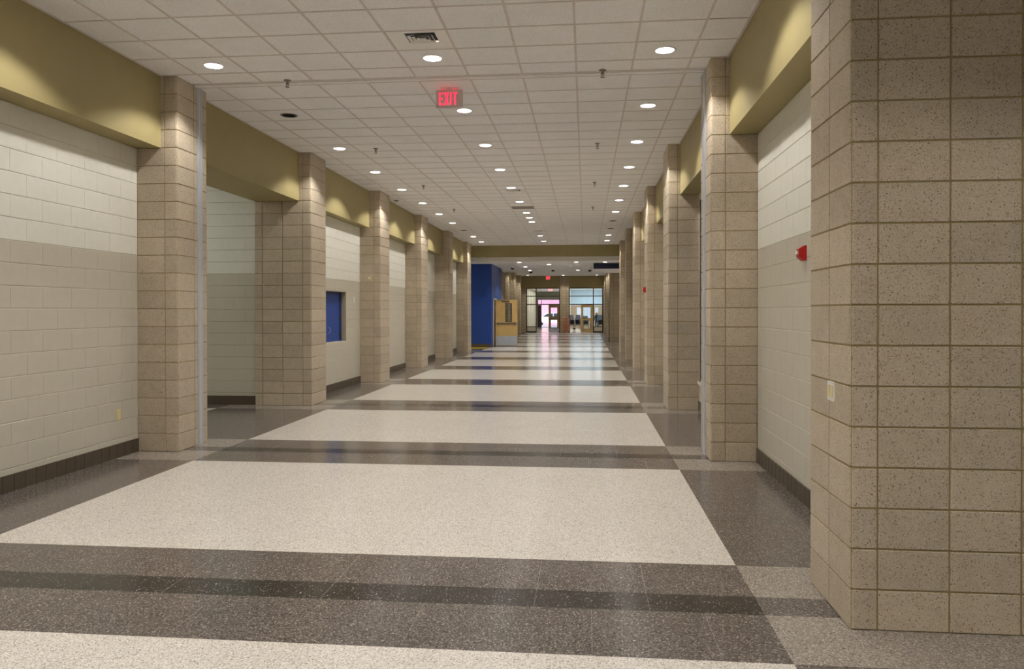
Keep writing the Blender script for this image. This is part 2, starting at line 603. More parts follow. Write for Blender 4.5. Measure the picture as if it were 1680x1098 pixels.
# near ceiling behind the viewer, plain
link('near_ceiling_board', MB().box(-5.2, -4.81, -9, 4.9, ZC, ZC + .01).box(-4.8, 1.51, -9, rowsA[0] - .01, ZC, ZC + .01).box(1.51, 8, -9, 3.9, ZC, ZC + .01).mesh('near_ceiling_board', 'tile'), ceiling)
GW = 0.011
for x in runners:
    for y0, y1 in ((rowsA[0], 8.45), (8.605, 30.7)):
        MB().box(x - GW, x + GW, y0, y1, ZC - .004, ZC + .02).build('grid_runner', 'grid', ceiling)
for rows in (rowsA, rowsB):
    for y in rows[:-1] if rows is rowsB else rows:
        MB().box(-4.80, 1.51, y - GW, y + GW, ZC - .004, ZC + .02).build('grid_cross_tee', 'grid', ceiling)
for x0, x1 in ((-4.80, -4.775), (1.485, 1.51)):
    MB().box(x0, x1, rowsA[0], 30.7, ZC - .004, ZC + .02).build('grid_edge_angle', 'grid', ceiling)
MB().box(-4.6, 1.33, 8.455, 8.60, ZC - .001, ZC + .02).build('expansion_cover', 'grid', ceiling)
MB().box(-4.6, 1.33, 8.495, 8.56, ZC - .012, ZC).build('expansion_rib', 'tile', ceiling)


# ------------------------------------------------------------------ block walls
def wall_x(name, label, xf, side, y0, y1, z1, holes=(), detail=True, split=11, blen=0.40, thick=0.2, top_z=None):
    """block wall in a plane X = xf; side = +1 if its visible face looks to +X"""
    mb = MB()
    inset = 0.004
    for a0, a1, b0, b1 in rect_minus((y0, y1, 0, z1), holes):
        mb.box(xf - side * (inset if detail else 0), xf - side * thick, a0, a1, b0, b1)
    w = mb.build(name, 'white_joint')
    if len(w.data.materials):
        pass
    struct(w, label)
    if not detail: return w
    n = int(math.ceil(z1 / C - 1e-6))
    for k in range(n):
        za, zb = k * C + .0025, min((k + 1) * C, z1) - .0025
        mat = 'grey_block' if k < split else 'white_block'
        off = blen / 2 if k % 2 else 0.0
        y = y0 - off
        while y < y1:
            ya, yb = max(y, y0) + .0004, min(y + blen, y1) - .0004
            y += blen
            if yb - ya < .02: continue
            for a0, a1, b0, b1 in rect_minus((ya, yb, za, zb), holes):
                me = wall_block(0.05, a1 - a0, b1 - b0, 1, 0.004, mat)
                link('block', me, w, (xf - side * 0.025, (a0 + a1) / 2, (b0 + b1) / 2))
    return w


def wall_y(name, label, yf, x0, x1, z1, split=11, blen=0.40, detail_to=None):
    """block wall in the plane Y = yf looking to -Y"""
    w = MB().box(x0, x1, yf + .004, yf + .2, 0, z1).build(name, 'grey_joint')
    struct(w, label)
    xs = x0 if detail_to is None else detail_to
    for k in range(int(math.ceil(z1 / C - 1e-6))):
        za, zb = k * C + .0025, min((k + 1) * C, z1) - .0025
        mat = 'grey_block' if k < split else 'white_block'
        x = x1 + (blen / 2 if k % 2 else 0)
        while x > xs:
            xa, xb = max(x - blen, xs) + .0004, min(x, x1) - .0004
            x -= blen
            if xb - xa < .02: continue
            link('block', wall_block(xb - xa, 0.05, zb - za, 0, 0.004, mat), w, ((xa + xb) / 2, yf + .025, (za + zb) / 2))
    return w


def baseboard(name, label, xf, side, y0, y1, tiles):
    b = MB().box(xf - side * .004, xf + side * (.008 if tiles else .012), y0, y1, 0, 0.148 if tiles else .152).build(name, 'base_joint' if tiles else 'base')
    struct(b, label)
    if tiles:
        n = max(1, round((y1 - y0) / 0.135))
        d = (y1 - y0) / n
        me = cham_box(0.014, d - .005, 0.152, 0.002, 'base')
        for k in range(n):
            link('base_tile', me, b, (xf + side * .007, y0 + d * (k + .5), 0.076))
    return b


# column lines (front Y, back Y)
COLY = [(3.90, 4.585), (8.13, 8.80), (12.27, 12.98), (16.35, 17.12), (20.58, 21.4), (24.72, 25.5), (28.88, 29.75)]
LXI = {1: -4.605, 2: -4.592, 3: -4.535, 4: -4.538, 5: -4.53, 6: -4.55}     # inner faces, left
LXW = {0: -5.087, 2: -5.0, 3: -5.0, 4: -5.005, 5: -5.0}
RXI, RXW = 1.316, 1.802

# left walls
wall_x('wall_left', 'white over greige painted block wall, nearest bay on the left', -5.087, 1, 4.62, 8.125, ZS)
wall_x('wall_left', 'painted block wall on the left behind the viewer', -5.087, 1, -9, 4.62, ZC, detail=False)
wall_x('wall_left', 'painted block wall with the blue hatch on the left', LXW[2], 1, 12.98, 16.345, ZS, holes=[(13.3, 15.37, 0.945, 2.0)], thick=.12)
wall_x('wall_left', 'white over greige block wall after the blue hatch bay on the left', LXW[3], 1, 17.12, 20.575, ZS)
wall_x('wall_left', 'fourth painted block wall panel along the left side', LXW[4], 1, 21.4, 24.715, ZS)
wall_x('wall_left', 'last painted block wall panel on the left, holding a dark door', LXW[5], 1, 25.5, 28.875, ZS, holes=[(26.5, 28.05, 0, 2.2)], thick=.15)
wall_y('wall_left', 'painted block wall closing the side passage on the left', 12.32, -14, -5.57, ZC, detail_to=-7.4)
# right walls
wall_x('wall_right', 'cream painted block wall, nearest bay on the right', RXW, -1, 4.585, 8.125, ZS)
wall_x('wall_right', 'white block wall with a tall dark window on the right', RXW, -1, 8.80, 12.265, ZS, holes=[(9.1, 12.2, .47, 3.35)], thick=.15)
wall_x('wall_right', 'painted block wall along the right side further down', RXW, -1, 12.98, 30.7, ZS, detail=False)

baseboard('baseboard_left', 'dark brown tile base along the nearest left wall', -5.087, 1, 4.62, 8.12, True)
baseboard('baseboard_left', 'dark brown base below the blue hatch', LXW[2], 1, 12.99, 16.34, True)
baseboard('baseboard_left', 'dark brown base of the third left bay', LXW[3], 1, 17.13, 20.57, False)
baseboard('baseboard_left', 'dark brown base of the fourth left bay', LXW[4], 1, 21.41, 24.71, False)
baseboard('baseboard_left', 'dark brown base of the last left bay', LXW[5], 1, 28.06, 28.87, False)
baseboard('baseboard_right', 'dark brown tile base along the nearest right wall', RXW, -1, 4.59, 8.12, True)
baseboard('baseboard_right', 'dark brown base under the right window', RXW, -1, 8.81, 12.26, False)
baseboard('baseboard_right', 'dark brown base further along the right wall', RXW, -1, 12.99, 30.69, False)
struct(MB().box(-14, -5.57, 12.30, 12.325, 0, .152).build('baseboard_left', 'base'), 'dark base at the back of the side passage')

# bulkheads
tn = 0


def trim(mb, mat, label):
    global tn
    tn += 1
    return struct(mb.build('trim_%d' % tn, mat), label)


trim(MB().box(-5.3, -4.80, -9, 8.125, ZS, ZC + .05), 'olive', 'khaki bulkhead over the nearest left bay')
trim(MB().box(-5.57, -4.80, 8.80, 12.265, ZS, ZC + .05), 'olive', 'khaki bulkhead over the side passage on the left')
for i, w in ((2, 'blue hatch'), (3, 'third left'), (4, 'fourth left'), (5, 'last left')):
    trim(MB().box(-5.3, LXI[i] - .195, COLY[i][1], COLY[i + 1][0] - .005, ZS, ZC + .05), 'olive', 'khaki bulkhead over the %s bay' % w)
for i, w in enumerate(('nearest', 'second', 'third', 'fourth', 'fifth', 'sixth')):
    trim(MB().box(1.513, 2.1, COLY[i][1], COLY[i + 1][0] - .005, ZS, ZC + .05), 'olive', 'khaki bulkhead over the %s right bay' % w)
trim(MB().box(-6.6, 2.0, 30.7, 31.0, 3.815, ZC + .3), 'olive', 'khaki beam crossing the hall below the ceiling')

# side passage shell, near shell, unseen outer shell added to keep daylight out
struct(MB().box(-14, -5.30, 8.62, 8.80, 0, ZC).build('wall_left', 'white_joint'), 'front wall of the side passage')
struct(MB().box(-14.2, -14, 8.5, 12.6, 0, ZC).build('wall_left', 'white_joint'), 'end wall of the side passage')
struct(MB().box(-14.2, -5.57, 8.5, 12.6, ZC, ZC + .1).build('ceiling', 'tile'), 'ceiling of the side passage')
struct(MB().box(-5.3, 8, -9.2, -9, 0, ZC + .3).build('wall_back', 'cream_wall'), 'wall behind the viewer')
struct(MB().box(5.5, 5.7, -9, 4.6, 0, ZC + .3).build('wall_right', 'cream_wall'), 'wall of the open space right of the viewer')
struct(MB().box(3.17, 5.7, 4.2, 4.6, 0, ZC + .3).build('wall_right', 'cream_wall'), 'wall beyond the near pier')
struct(MB().box(-16.2, 8, -9.4, 70, 4.6, 4.8).build('daylight_blocker', 'slab'), 'roof slab, unseen, added over the building')
struct(MB().box(-16.4, -16.2, -9.4, 70, -.3, 4.8).build('wall_left', 'slab'), 'unseen outer wall far to the left, added to block daylight')
struct(MB().box(8, 8.2, -9.4, 70, -.3, 4.8).build('wall_right', 'slab'), 'unseen outer wall far to the right, added to block daylight')
struct(MB().box(-16.2, 8, -9.6, -9.4, -.3, 4.8).build('wall_back', 'slab'), 'unseen outer wall behind the viewer, added to block daylight')


# ------------------------------------------------------------------ block columns
def ordinal(n):
    return ('first', 'second', 'third', 'fourth', 'fifth', 'sixth', 'seventh', 'eighth', 'ninth', 'tenth', 'eleventh', 'twelfth')[n - 1]


def column(label, side, xi, joints, y0, y1, ym, name='block_column', ztop=ZC):
    """side = +1: column on the left whose inner face looks to +X; joints = X of front-face joints from the corner outwards, last = wall end"""
    root = empty(name, ((xi + joints[-1]) / 2, (y0 + y1) / 2, 0))
    tag(root, label, 'column', 'tan block columns')
    bx, by = root.location.x, root.location.y
    s = side
    ins = .006
    mb = MB().box(xi - s * ins - bx, joints[-1] - bx, y0 + ins - by, y1 - ins - by, 0, ztop)
    mb.build('mortar_core', 'mortar', root)
    J = .0045
    h = C - .0085
    bw = abs(joints[0] - xi)
    fd = min(.3, y1 - y0 - .05)
    n = int(round(ztop / C))
    for k in range(n):
        zc = (k + .5) * C
        # corner block(s) of the inner face
        segs = [(y0, ym), (ym, y1)] if ym else [(y0, y1)]
        for q, (a, b) in enumerate(segs):
            aa = a + (J if q else 0)
            bb = b - (J if q < len(segs) - 1 else 0)
            xa, xb = xi, joints[0] + s * J
            cx = (xa + xb) / 2
            if len(segs) == 1 or q == 0: cor = (s, -1)
            else: cor = (s, 1)
            me = bullnose(abs(xb - xa), bb - aa, h, .024, cor, .003, 'block')
            link('block', me, root, (cx - bx, (aa + bb) / 2 - by, zc))
        # front blocks
        for q in range(len(joints) - 1):
            xa, xb = joints[q] - s * J, joints[q + 1] + (s * J if q < len(joints) - 2 else 0)
            me = cham_box(abs(xb - xa), fd, h, .003, 'block')
            link('block', me, root, ((xa + xb) / 2 - bx, y0 + fd / 2 - by, zc))
    return root


# left columns
c1 = column('nearest tan block column on the left, with a grey metal joint strip', 1, LXI[1], [-4.756, -5.087], 8.125, 8.80, 8.49)
column('wide tan block column on the left, beside the side passage', 1, LXI[2], [-4.743, -5.094, -5.447, -5.576], 12.27, 12.98, None)
for i, nm in ((3, 'just beyond the blue hatch'), (4, 'third before the far beam on the left'), (5, 'second before the far beam on the left'), (6, 'last before the far beam on the left')):
    column('tan block column ' + nm, 1, LXI[i], [LXI[i] - .15, LXW[i - 1]], COLY[i][0], COLY[i][1], None)
# right columns
column('broad speckled block pier filling the near right of the view', -1, RXI, [1.447, 1.79, 2.125, 2.47, 2.815, 3.16], 3.90, 4.585, 4.23, name='block_pier')
c2 = column('nearest slim tan block column on the right, with a metal joint strip', -1, RXI, [1.471, RXW], 8.13, 8.80, 8.40)
for i, nm in ((2, 'directly behind the metal-stripped one'), (3, 'carrying a small red alarm'), (4, 'fourth behind the near pier'), (5, 'fifth behind the near pier'), (6, 'last before the far beam')):
    column('tan block column on the right, ' + nm, -1, RXI, [RXI + .155, RXW], COLY[i][0], COLY[i][1], None)
# metal joint strips on the two columns at the ceiling joint
for c, xi, s, ya, yb in ((c1, LXI[1], 1, 8.562, 8.676), (c2, RXI, -1, 8.461, 8.63)):
    bx, by = c.location.x, c.location.y
    mb = MB().box(xi - s * .01 - bx, xi + s * .006 - bx, ya - by, yb - by, 0, ZC - .013)
    mb.box(xi - bx, xi + s * .009 - bx, ya + .02 - by, ya + .032 - by, 0, ZC - .013).box(xi - bx, xi + s * .009 - bx, yb - .032 - by, yb - .02 - by, 0, ZC - .013)
    o = mb.build('joint_cover_strip', 'alu', c)
    o['label'] = 'grey metal joint cover strip'
# far columns beyond the beam: courses too fine to build
for i, y in enumerate((40.4, 44.6, 48.8, 53.0)):
    for s, xi, xw in ((1, -4.58, -5.0), (-1, RXI, RXW)):
        if s == -1 and i == 0: continue
        t = empty('block_column', ((xi + xw) / 2, y + .4, 0))
        tag(t, 'small tan block column in the far hall, %s of its row on the %s' % (ordinal(i + 1 if s == 1 else i), 'left' if s == 1 else 'right'), 'column', 'far hall columns')
        w = abs(xw - xi) / 2
        key = ('farcol', s)
        r = .03
        poly = [(s * w, .4), (-s * w, .4), (-s * w, -.4), (s * (w - r), -.4), (s * (w - r * .3), -.4 + r * .3), (s * w, -.4 + r)]
        n = len(poly)
        zt = 4.08
        mb = MB().raw([(p[0], p[1], z) for z in (0, zt) for p in poly], [tuple(range(n)), tuple(range(n, 2 * n))] + [(k, (k + 1) % n, (k + 1) % n + n, k + n) for k in range(n)])
        mb.build('shaft', 'block_far', t)
t = empty('block_pier', (1.7, 39.1, 0))
tag(t, 'wide tan block pier at the far right, under the navy soffit', 'column')
MB().box(-.42, .42, -.5, .5, 0, 3.625).build('shaft', 'block_far', t)

# ------------------------------------------------------------------ crossing and far hall shell
struct(MB().box(-12, 6, 31.0, 40.0, 3.63, 3.815).build('ceiling', 'gyp'), 'lower white ceiling past the khaki beam')
struct(MB().box(-5.2, 2.1, 40.0, 54.5, 4.08, 4.2).build('ceiling', 'gyp'), 'ceiling of the far hall')
struct(MB().box(-5.2, 2.1, 39.95, 40.0, 3.63, 4.2).build('trim_30', 'gyp'), 'step between the lower and the far ceiling')
trim(MB().box(.34, 3.5, 32.45, 36.1, 3.385, 3.60), 'gyp', 'lowered soffit at the far right of the crossing')
trim(MB().box(.34, 3.5, 32.40, 32.45, 3.385, 3.60), 'navy', 'navy front edge of the lowered soffit')
wl = MB()
for i in range(4):
    ya = (40.4, 44.6, 48.8, 53.0)[i] + .8
    yb = (44.6, 48.8, 53.0, 54.3)[i]
    wl.box(-5.1, -5.0, ya, yb, 0, ZS)
struct(wl.build('wall_left', 'white_block'), 'pale walls between the far left columns')
wr = MB()
for i in range(4):
    ya = (40.4, 44.6, 48.8, 53.0)[i] + .8
    yb = (44.6, 48.8, 53.0, 54.3)[i]
    wr.box(RXW, RXW + .1, ya, yb, 0, ZS)
struct(wr.build('wall_right', 'white_block'), 'pale walls between the far right columns')
for s, x0, x1 in ((1, -5.1, -4.78), (-1, 1.51, 1.95)):
    for i in range(4):
        ya = (40.4, 44.6, 48.8, 53.0)[i] + .8
        yb = (44.6, 48.8, 53.0, 54.3)[i]
        trim(MB().box(x0, x1, ya, yb, ZS, 4.08), 'olive', 'khaki bulkhead over the %s far %s bay' % (ordinal(i + 1), 'left' if s == 1 else 'right'))
struct(MB().box(-5.1, -4.3, 36.4, 40.4, 0, 3.63).build('wall_left', 'block_far'), 'tan block wall behind the blue wall')
struct(MB().box(1.31, 1.9, 39.6, 41.2, 0, 4.08).build('wall_right', 'block_far'), 'tan block wall behind the far pier')
struct(MB().box(-12.2, -12, 29.7, 40, 0, 4.6).build('wall_left', 'cream_wall'), 'end of the cross corridor on the left')
struct(MB().box(6, 6.2, 29.7, 41, 0, 4.6).build('wall_right', 'cream_wall'), 'end of the cross corridor on the right')
struct(MB().box(-12, -5.05, 29.6, 29.75, 0, 4.6).build('wall_left', 'cream_wall'), 'side of the cross corridor on the left')
struct(MB().box(1.9, 6, 29.6, 29.75, 0, 4.6).build('wall_right', 'cream_wall'), 'side of the cross corridor on the right')
struct(MB().box(2.1, 6, 39.6, 39.8, 0, 4.6).build('wall_right', 'cream_wall'), 'far side of the cross corridor on the right')
struct(MB().box(-12, -5.2, 29.75, 31.0, ZC, ZC + .1).box(1.9, 6, 29.75, 31.0, ZC, ZC + .1).build('ceiling', 'gyp'), 'ceiling of the cross corridor')
for x0, x1, l in ((-12, -6.8, 'left'), (1.85, 6, 'right')):
    MB().box(x0, x1, 29.75, 39.6, -.021, 0).build('terrazzo_panel', 'f_white', floor)

# blue wall block with door opening in its side
bw_ = MB().box(-12, -4.06, 32.45, 32.65, 0, 3.63)
bw_.box(-4.26, -4.06, 32.65, 33.05, 0, 3.63).box(-4.26, -4.06, 33.05, 34.15, 2.12, 3.63).box(-4.26, -4.06, 34.15, 36.35, 2.0, 3.63).box(-4.3, -4.28, 34.15, 36.35, 0, 2.0)
struct(bw_.build('wall_left', 'blue'), 'royal blue wall block beyond the far beam on the left')
struct(MB().box(-12, -4.055, 32.435, 32.45, 0, .15).build('baseboard_left', 'base'), 'dark base below the blue wall')
struct(MB().box(-12, -4.27, 36.3, 36.5, 0, 3.63).build('wall_left', 'cream_wall'), 'back of the room behind the blue wall')
struct(MB().box(-4.28, -4.04, 33.0, 33.06, 0, 2.14).box(-4.28, -4.04, 34.14, 34.2, 0, 2.14).box(-4.28, -4.04, 33.0, 34.2, 2.08, 2.14).build('trim_31', 'cream'), 'pale frame of the oak door')


# ------------------------------------------------------------------ far end wall with two storefronts
YF = 54.3
endw = MB()
for a0, a1, b0, b1 in rect_minus((-5.2, 2.2, 0, 4.2), [(-4.275, -1.824, 0, 3.235), (-1.195, 1.249, 0, 3.235)]):
    pass
endw.box(-5.2, 2.2, YF, YF + .3, 3.235, 4.6)
struct(endw.build('wall_end', 'olive'), 'khaki bulkhead wall above the far storefronts')
struct(MB().box(-5.2, -4.275, YF, YF + .3, 0, 3.235).box(1.249, 2.2, YF, YF + .3, 0, 3.235).box(-1.824, -1.195, YF, YF + .3, 0, 3.235).build('wall_end', 'block_far'), 'tan block ends of the far wall')
t = empty('block_pier', (-1.51, YF + .05, 0))
tag(t, 'tan block pier between the two far storefronts', 'column')
MB().box(-.315, .315, -.2, -.052, 0, 4.075).build('shaft', 'block_far', t)


def storefront(name, label, x0, x1, xm, panel_side, d0, d1):
    """bronze frame in the plane YF; xm = mullion; sidelight on panel_side (-1: x0..xm, +1: xm..x1), doorway on the other"""
    w = empty(name, ((x0 + x1) / 2, YF + .05, 0))
    struct(w, label)
    bx = w.location.x
    t = .07
    X = lambda v: v - bx
    for a, b in ((x0, x0 + t), (x1 - t, x1), (xm - t / 2, xm + t / 2)):
        MB().box(X(a), X(b), -.06, .06, 0, 3.235).build('mullion', 'bronze', w)
    for z in (2.04, 2.635, 3.21):
        MB().box(X(x0 + t), X(x1 - t), -.055, .055, z - .034, z + .03).build('rail', 'bronze', w)
    sl = (x0 + t, xm - t / 2) if panel_side < 0 else (xm + t / 2, x1 - t)
    MB().box(X(sl[0]), X(sl[1]), -.055, .055, .40, .45).build('sill_rail', 'bronze', w)
    MB().box(X(sl[0]), X(sl[1]), -.05, .05, .12, .40).build('base_panel', 'cream', w)
    MB().box(X(sl[0]), X(sl[1]), -.05, .05, 0.0, .12).build('base_kick', 'base', w)
    for a, b in ((x0 + t, xm - t / 2), (xm + t / 2, x1 - t)):
        for z0, z1 in ((2.065, 2.607), (2.66, 3.182)):
            MB().box(X(a), X(b), -.006, .006, z0, z1).build('pane', 'glass', w)
    MB().box(X(sl[0]), X(sl[1]), -.006, .006, .45, 2.012).build('pane', 'glass', w)
    return w


storefront('window_1', 'left far storefront with dark frame and open doorway', -4.275, -1.824, -3.55, -1, 0, 0)
storefront('window_2', 'right far storefront with pale blue upper panes', -1.195, 1.249, .56, 1, 0, 0)


def oak_door(name, label, loc, w, h, mat, panes, rz=0.0, kick=None, bar=True, closer=True):
    """leaf in the local XZ plane, hinge at the local origin, opening width along +X, seen from -Y"""
    d = empty(name, loc, rz)
    struct(d, label)
    mb = MB()
    for a0, a1, b0, b1 in rect_minus((0, w, .01, h), [(p[0], p[1], p[2], p[3]) for p in panes]):
        mb.box(a0, a1, -.022, .022, b0, b1)
    leaf = mb.build('leaf', mat, d)
    for p in panes:
        MB().box(p[0], p[1], -.005, .005, p[2], p[3]).build('vision_pane', 'glass', d)
        fr = MB()
        t = .02
        fr.box(p[0] - t, p[1] + t, -.03, -.022, p[3], p[3] + t).box(p[0] - t, p[1] + t, -.03, -.022, p[2] - t, p[2])
        fr.box(p[0] - t, p[0], -.03, -.022, p[2], p[3]).box(p[1], p[1] + t, -.03, -.022, p[2], p[3])
        fr.build('pane_bead', 'bronze', d)
    if bar:
        b = MB().box(.06, w - .06, -.085, -.05, .98, 1.04).box(.06, .12, -.06, -.022, .965, 1.055).box(w - .16, w - .06, -.09, -.022, .955, 1.065)
        b.build('push_bar', 'steel', d)
    if kick:
        MB().box(.02, w - .02, -.026, -.022, kick[0], kick[1]).build('kick_plate', 'alu', d)
    if closer:
        MB().box(w * .28, w * .62, -.075, -.022, h - .12, h - .05).tube([(w * .45, -.06, h - .06), (w * .3, -.1, h - .03), (.1, -.04, h - .02)], .009).build('closer', 'steel', d)
    for z in (.2, h / 2, h - .2):
        MB().lathe([(.012, z - .05), (.012, z + .05)], (-.006, -.022, 0), 8).build('hinge', 'steel', d)
    return d


oak_door('door_1', 'honey oak door standing open with push bar and metal kick plate', (-4.03, 33.62, .01), 1.0, 2.08, 'oak', [(.46, .72, .98 + .12, 1.90)], rz=0.30, kick=(.02, .44))
oak_door('door_2', 'brown oak leaf with two glass panes in the left far storefront', (-2.66, YF + .04, .005), .80, 2.0, 'oak_dark', [(.17, .62, 1.17, 1.80), (.17, .62, .35, .92)], kick=(.02, .3))
oak_door('door_3', 'honey oak leaf with two glass panes in the right far storefront', (-.33, YF + .04, .005), .85, 2.0, 'oak', [(.16, .69, 1.03, 1.82), (.20, .66, .27, .86)], bar=False, closer=False)

# vestibule behind the left storefront, room behind the right storefront
struct(MB().box(-5.0, -4.5, YF + .3, 70, 0, 4.6).build('wall_left', 'cream_wall'), 'cream wall of the far vestibule')
wv = MB()
for k in range(5):
    wv.box(-4.5, -4.42, 56.6 + k * 2.6, 57.2 + k * 2.6, 0, 3.2)
struct(wv.build('trim_32', 'cream'), 'pale pilasters on the vestibule wall')
struct(MB().box(-1.5, -1.3, YF + .3, 70, 0, 4.6).build('wall_right', 'cream_wall'), 'partition between vestibule and far room')
struct(MB().box(-5.0, -1.4, YF + .3, 70, 3.32, 3.5).build('ceiling', 'gyp'), 'ceiling of the far vestibule')
ow = MB()
for a0, a1, b0, b1 in rect_minus((-5.0, -1.4, 0, 4.6), [(-4.45, -2.35, 0, 2.66)]):
    ow.box(a0, a1, 70, 70.2, b0, b1)
struct(ow.build('wall_end', 'green_grey'), 'sage wall around the outer doorway')
w = empty('window_3', (-3.4, 70.05, 0)); struct(w, 'outer glazed doorway to the daylight')
for a, b, z0, z1 in ((-1.05, -1.0, 0, 2.66), (1.0, 1.05, 0, 2.66), (-.73, -.68, 0, 2.6)):
    MB().box(a, b, -.05, .05, z0, z1).build('mullion', 'bronze', w)
MB().box(-1.05, 1.05, -.05, .05, 2.60, 2.66).build('rail', 'bronze', w)
MB().box(-1.05, 1.05, -.05, .05, 2.12, 2.19).build('rail', 'bronze', w)
MB().box(-1.0, 1.0, -.005, .005, 2.19, 2.6).build('pane', 'glass', w)
oak_door('door_4', 'dark leaf of the outer doorway, folded back', (-4.43, 69.9, .005), .34, 2.1, 'dark_door', [], bar=False, closer=False)
# room
rb = MB()
wins = [(-.75, -.40, 1.05, 1.86), (-.20, .48, .95, 1.92), (.83, 1.10, 1.38, 1.86)]
for a0, a1, b0, b1 in rect_minus((-1.4, 3.2, 0, 2.06), wins):
    rb.box(a0, a1, 66, 66.2, b0, b1, 0)
rb.box(-1.4, 3.2, 66, 66.2, 2.06, 4.6, 1)
struct(rb.build('wall_end', ['beige_wall', 'pale_blue']), 'back wall of the far room, beige below pale blue')
for k, (a, b, z0, z1) in enumerate(wins):
    w = empty('window_%d' % (4 + k), ((a + b) / 2, 66.1, z0)); struct(w, 'small bright window in the back wall of the far room')
    h = z1 - z0; q = (b - a) / 2
    MB().box(-q, q, -.004, .004, 0, h).build('pane', 'glass', w)
    MB().box(-q, -q + .02, -.1, .05, 0, h).box(q - .02, q, -.1, .05, 0, h).box(-q, q, -.1, .05, 0, .02).box(-q, q, -.1, .05, h - .02, h).build('window_frame', 'white_plastic', w)
struct(MB().box(2.2, 2.4, YF + .3, 66, 0, 4.6).build('wall_right', 'pale_blue'), 'side wall of the far room')
struct(MB().box(-1.4, 3.2, YF + .3, 66, 3.4, 3.5).build('ceiling', 'gyp'), 'ceiling of the far room')
struct(MB().box(-40, 40, 70.2, 120, -.2, -.03).build('ground', 'pave'), 'pale paving outside the far doors')
struct(MB().box(-5, 8, 70, 70.2, 0, .0).box(3.2, 8.2, 66, 66.2, -.3, 4.8).box(-16.4, -5.0, 70, 70.2, -.3, 4.8).build('wall_end', 'slab'), 'unseen outer end wall, added to block daylight')  # closes the added outer shell against daylight

# pink brick wall outside
pk = MB().box(-14, -2.3, 84, 84.4, 0, 7).build('garden_wall', 'pink')
tag(pk, 'sunlit pink wall seen through the far left doors', 'wall')


# ================================================================== OBJECTS
# ------------------------------------------------------------------ recessed lights
def can_meshes():
    ring = MB()
    n = 28
    prof = [(.092, -.002), (.096, -.007), (.112, -.006), (.116, .0)]
    v, f = [], []
    for r, h in prof:
        for k in range(n):
            a = 2 * math.pi * k / n
            v.append((r * math.cos(a), r * math.sin(a), h))
    for i in range(3):
        for k in range(n):
            f.append((i * n + k, i * n + (k + 1) % n, (i + 1) * n + (k + 1) % n, (i + 1) * n + k))
    ring.raw(v, f)
    lens = MB().lathe([(.0965, .006), (.0965, -.002), (.07, -.006), (.02, -.0075)], n=n)
    cup = MB()
    v, f = [], []
    pr = [(.096, -.001), (.09, .04), (.075, .10), (.04, .12)]
    for r, h in pr:
        for k in range(n):
            a = 2 * math.pi * k / n
            v.append((r * math.cos(a), r * math.sin(a), h))
    for i in range(3):
        for k in range(n):
            f.append((i * n + k, i * n + (k + 1) % n, (i + 1) * n + (k + 1) % n, (i + 1) * n + k))
    f.append(tuple(range(3 * n, 4 * n)))
    cup.raw(v, f)
    return ring.mesh('trim_ring', 'trim_white'), lens.mesh('lens', 'lens'), cup.mesh('baffle', 'dark_can'), ring.mesh('trim_ring', 'steel')


RING, LENS, CUP, RING_D = can_meshes()
spot_d = bpy.data.lights.new('lamp_beam', 'SPOT')
spot_d.energy = CAN_WATT
spot_d.color = LIGHT_COL
spot_d.spot_size = math.radians(124)
spot_d.spot_blend = 0.3
spot_d.shadow_soft_size = 0.07
ROWN = ('left', 'middle', 'right')


def can(x, y, z, lit, label, group):
    t = empty('recessed_light', (x, y, z))
    tag(t, label, 'ceiling light', group)
    link('trim_ring', RING if lit else RING_D, t, (0, 0, 0))
    if lit:
        link('lens', LENS, t, (0, 0, 0))
        l = bpy.data.objects.new('lamp_beam', spot_d)
        col.objects.link(l); l.parent = t; l.location = (0, 0, -.02)
    else:
        link('baffle', CUP, t, (0, 0, 0))
        MB().lathe([(.03, .07), (.04, .10)], n=12).build('bulb', 'steel', t)
    return t


for r in range(3):
    row = sorted([c for c in CANS if c[3] == r], key=lambda c: c[1])
    vis = [c for c in row if c[1] > 7]
    for c in row:
        if c[1] < 7:
            lab, g = 'unseen recessed ceiling light added right of the viewer to brighten the pier', 'ceiling lights above the viewer'
        else:
            n = [q for q in vis if q[2] == c[2]].index(c) + 1
            g = 'recessed lights of the hall ceiling'
            if c[2]:
                lab = 'lit round ceiling light, %s from the viewer in the %s row' % (ordinal(n), ROWN[r])
            else:
                lab = 'dark unlit round ceiling light in the %s row, %s the viewer' % (ROWN[r], 'nearer' if (n == 1) else 'further from')
        can(c[0], c[1], ZC, c[2], lab, g)
for y in (1.506, -.604, -2.714):  # unseen lamps added to brighten the near pier's front
    can(3.22, y, ZC, True, 'unseen recessed ceiling light added right of the viewer to brighten the pier', 'ceiling lights above the viewer')
for k, (x, y) in enumerate(((-2.77, 31.5), (-2.78, 34.86), (-2.8, 37.9), (-1.6, 33.15), (-.385, 31.62), (-.385, 37.95), (.81, 31.75))):
    names = ('nearest the beam in the left line', 'second from the beam, left line', 'third from the beam, left line', 'alone in the middle of the lower ceiling', 'right of centre close to the beam', 'right of centre far from the beam', 'close to the navy soffit')
    can(x, y, 3.63, True, 'small lit ceiling light past the khaki beam, ' + names[k], 'recessed lights of the lower ceiling')
for k, (x, y) in enumerate(((-1.55, 53.0), (.78, 53.0), (-4.02, 44.4), (-4.02, 48.6), (-4.02, 52.4), (.9, 44.4), (.9, 48.6), (-1.6, 46.0))):
    can(x, y, 4.08, True, 'tiny lit ceiling light in the far hall, ' + ('before the centre pier', 'before the right storefront', 'at the second left column', 'at the third left column', 'at the last left column', 'at the first right column', 'at the second right column', 'midway along the middle')[k], 'recessed lights of the far hall')
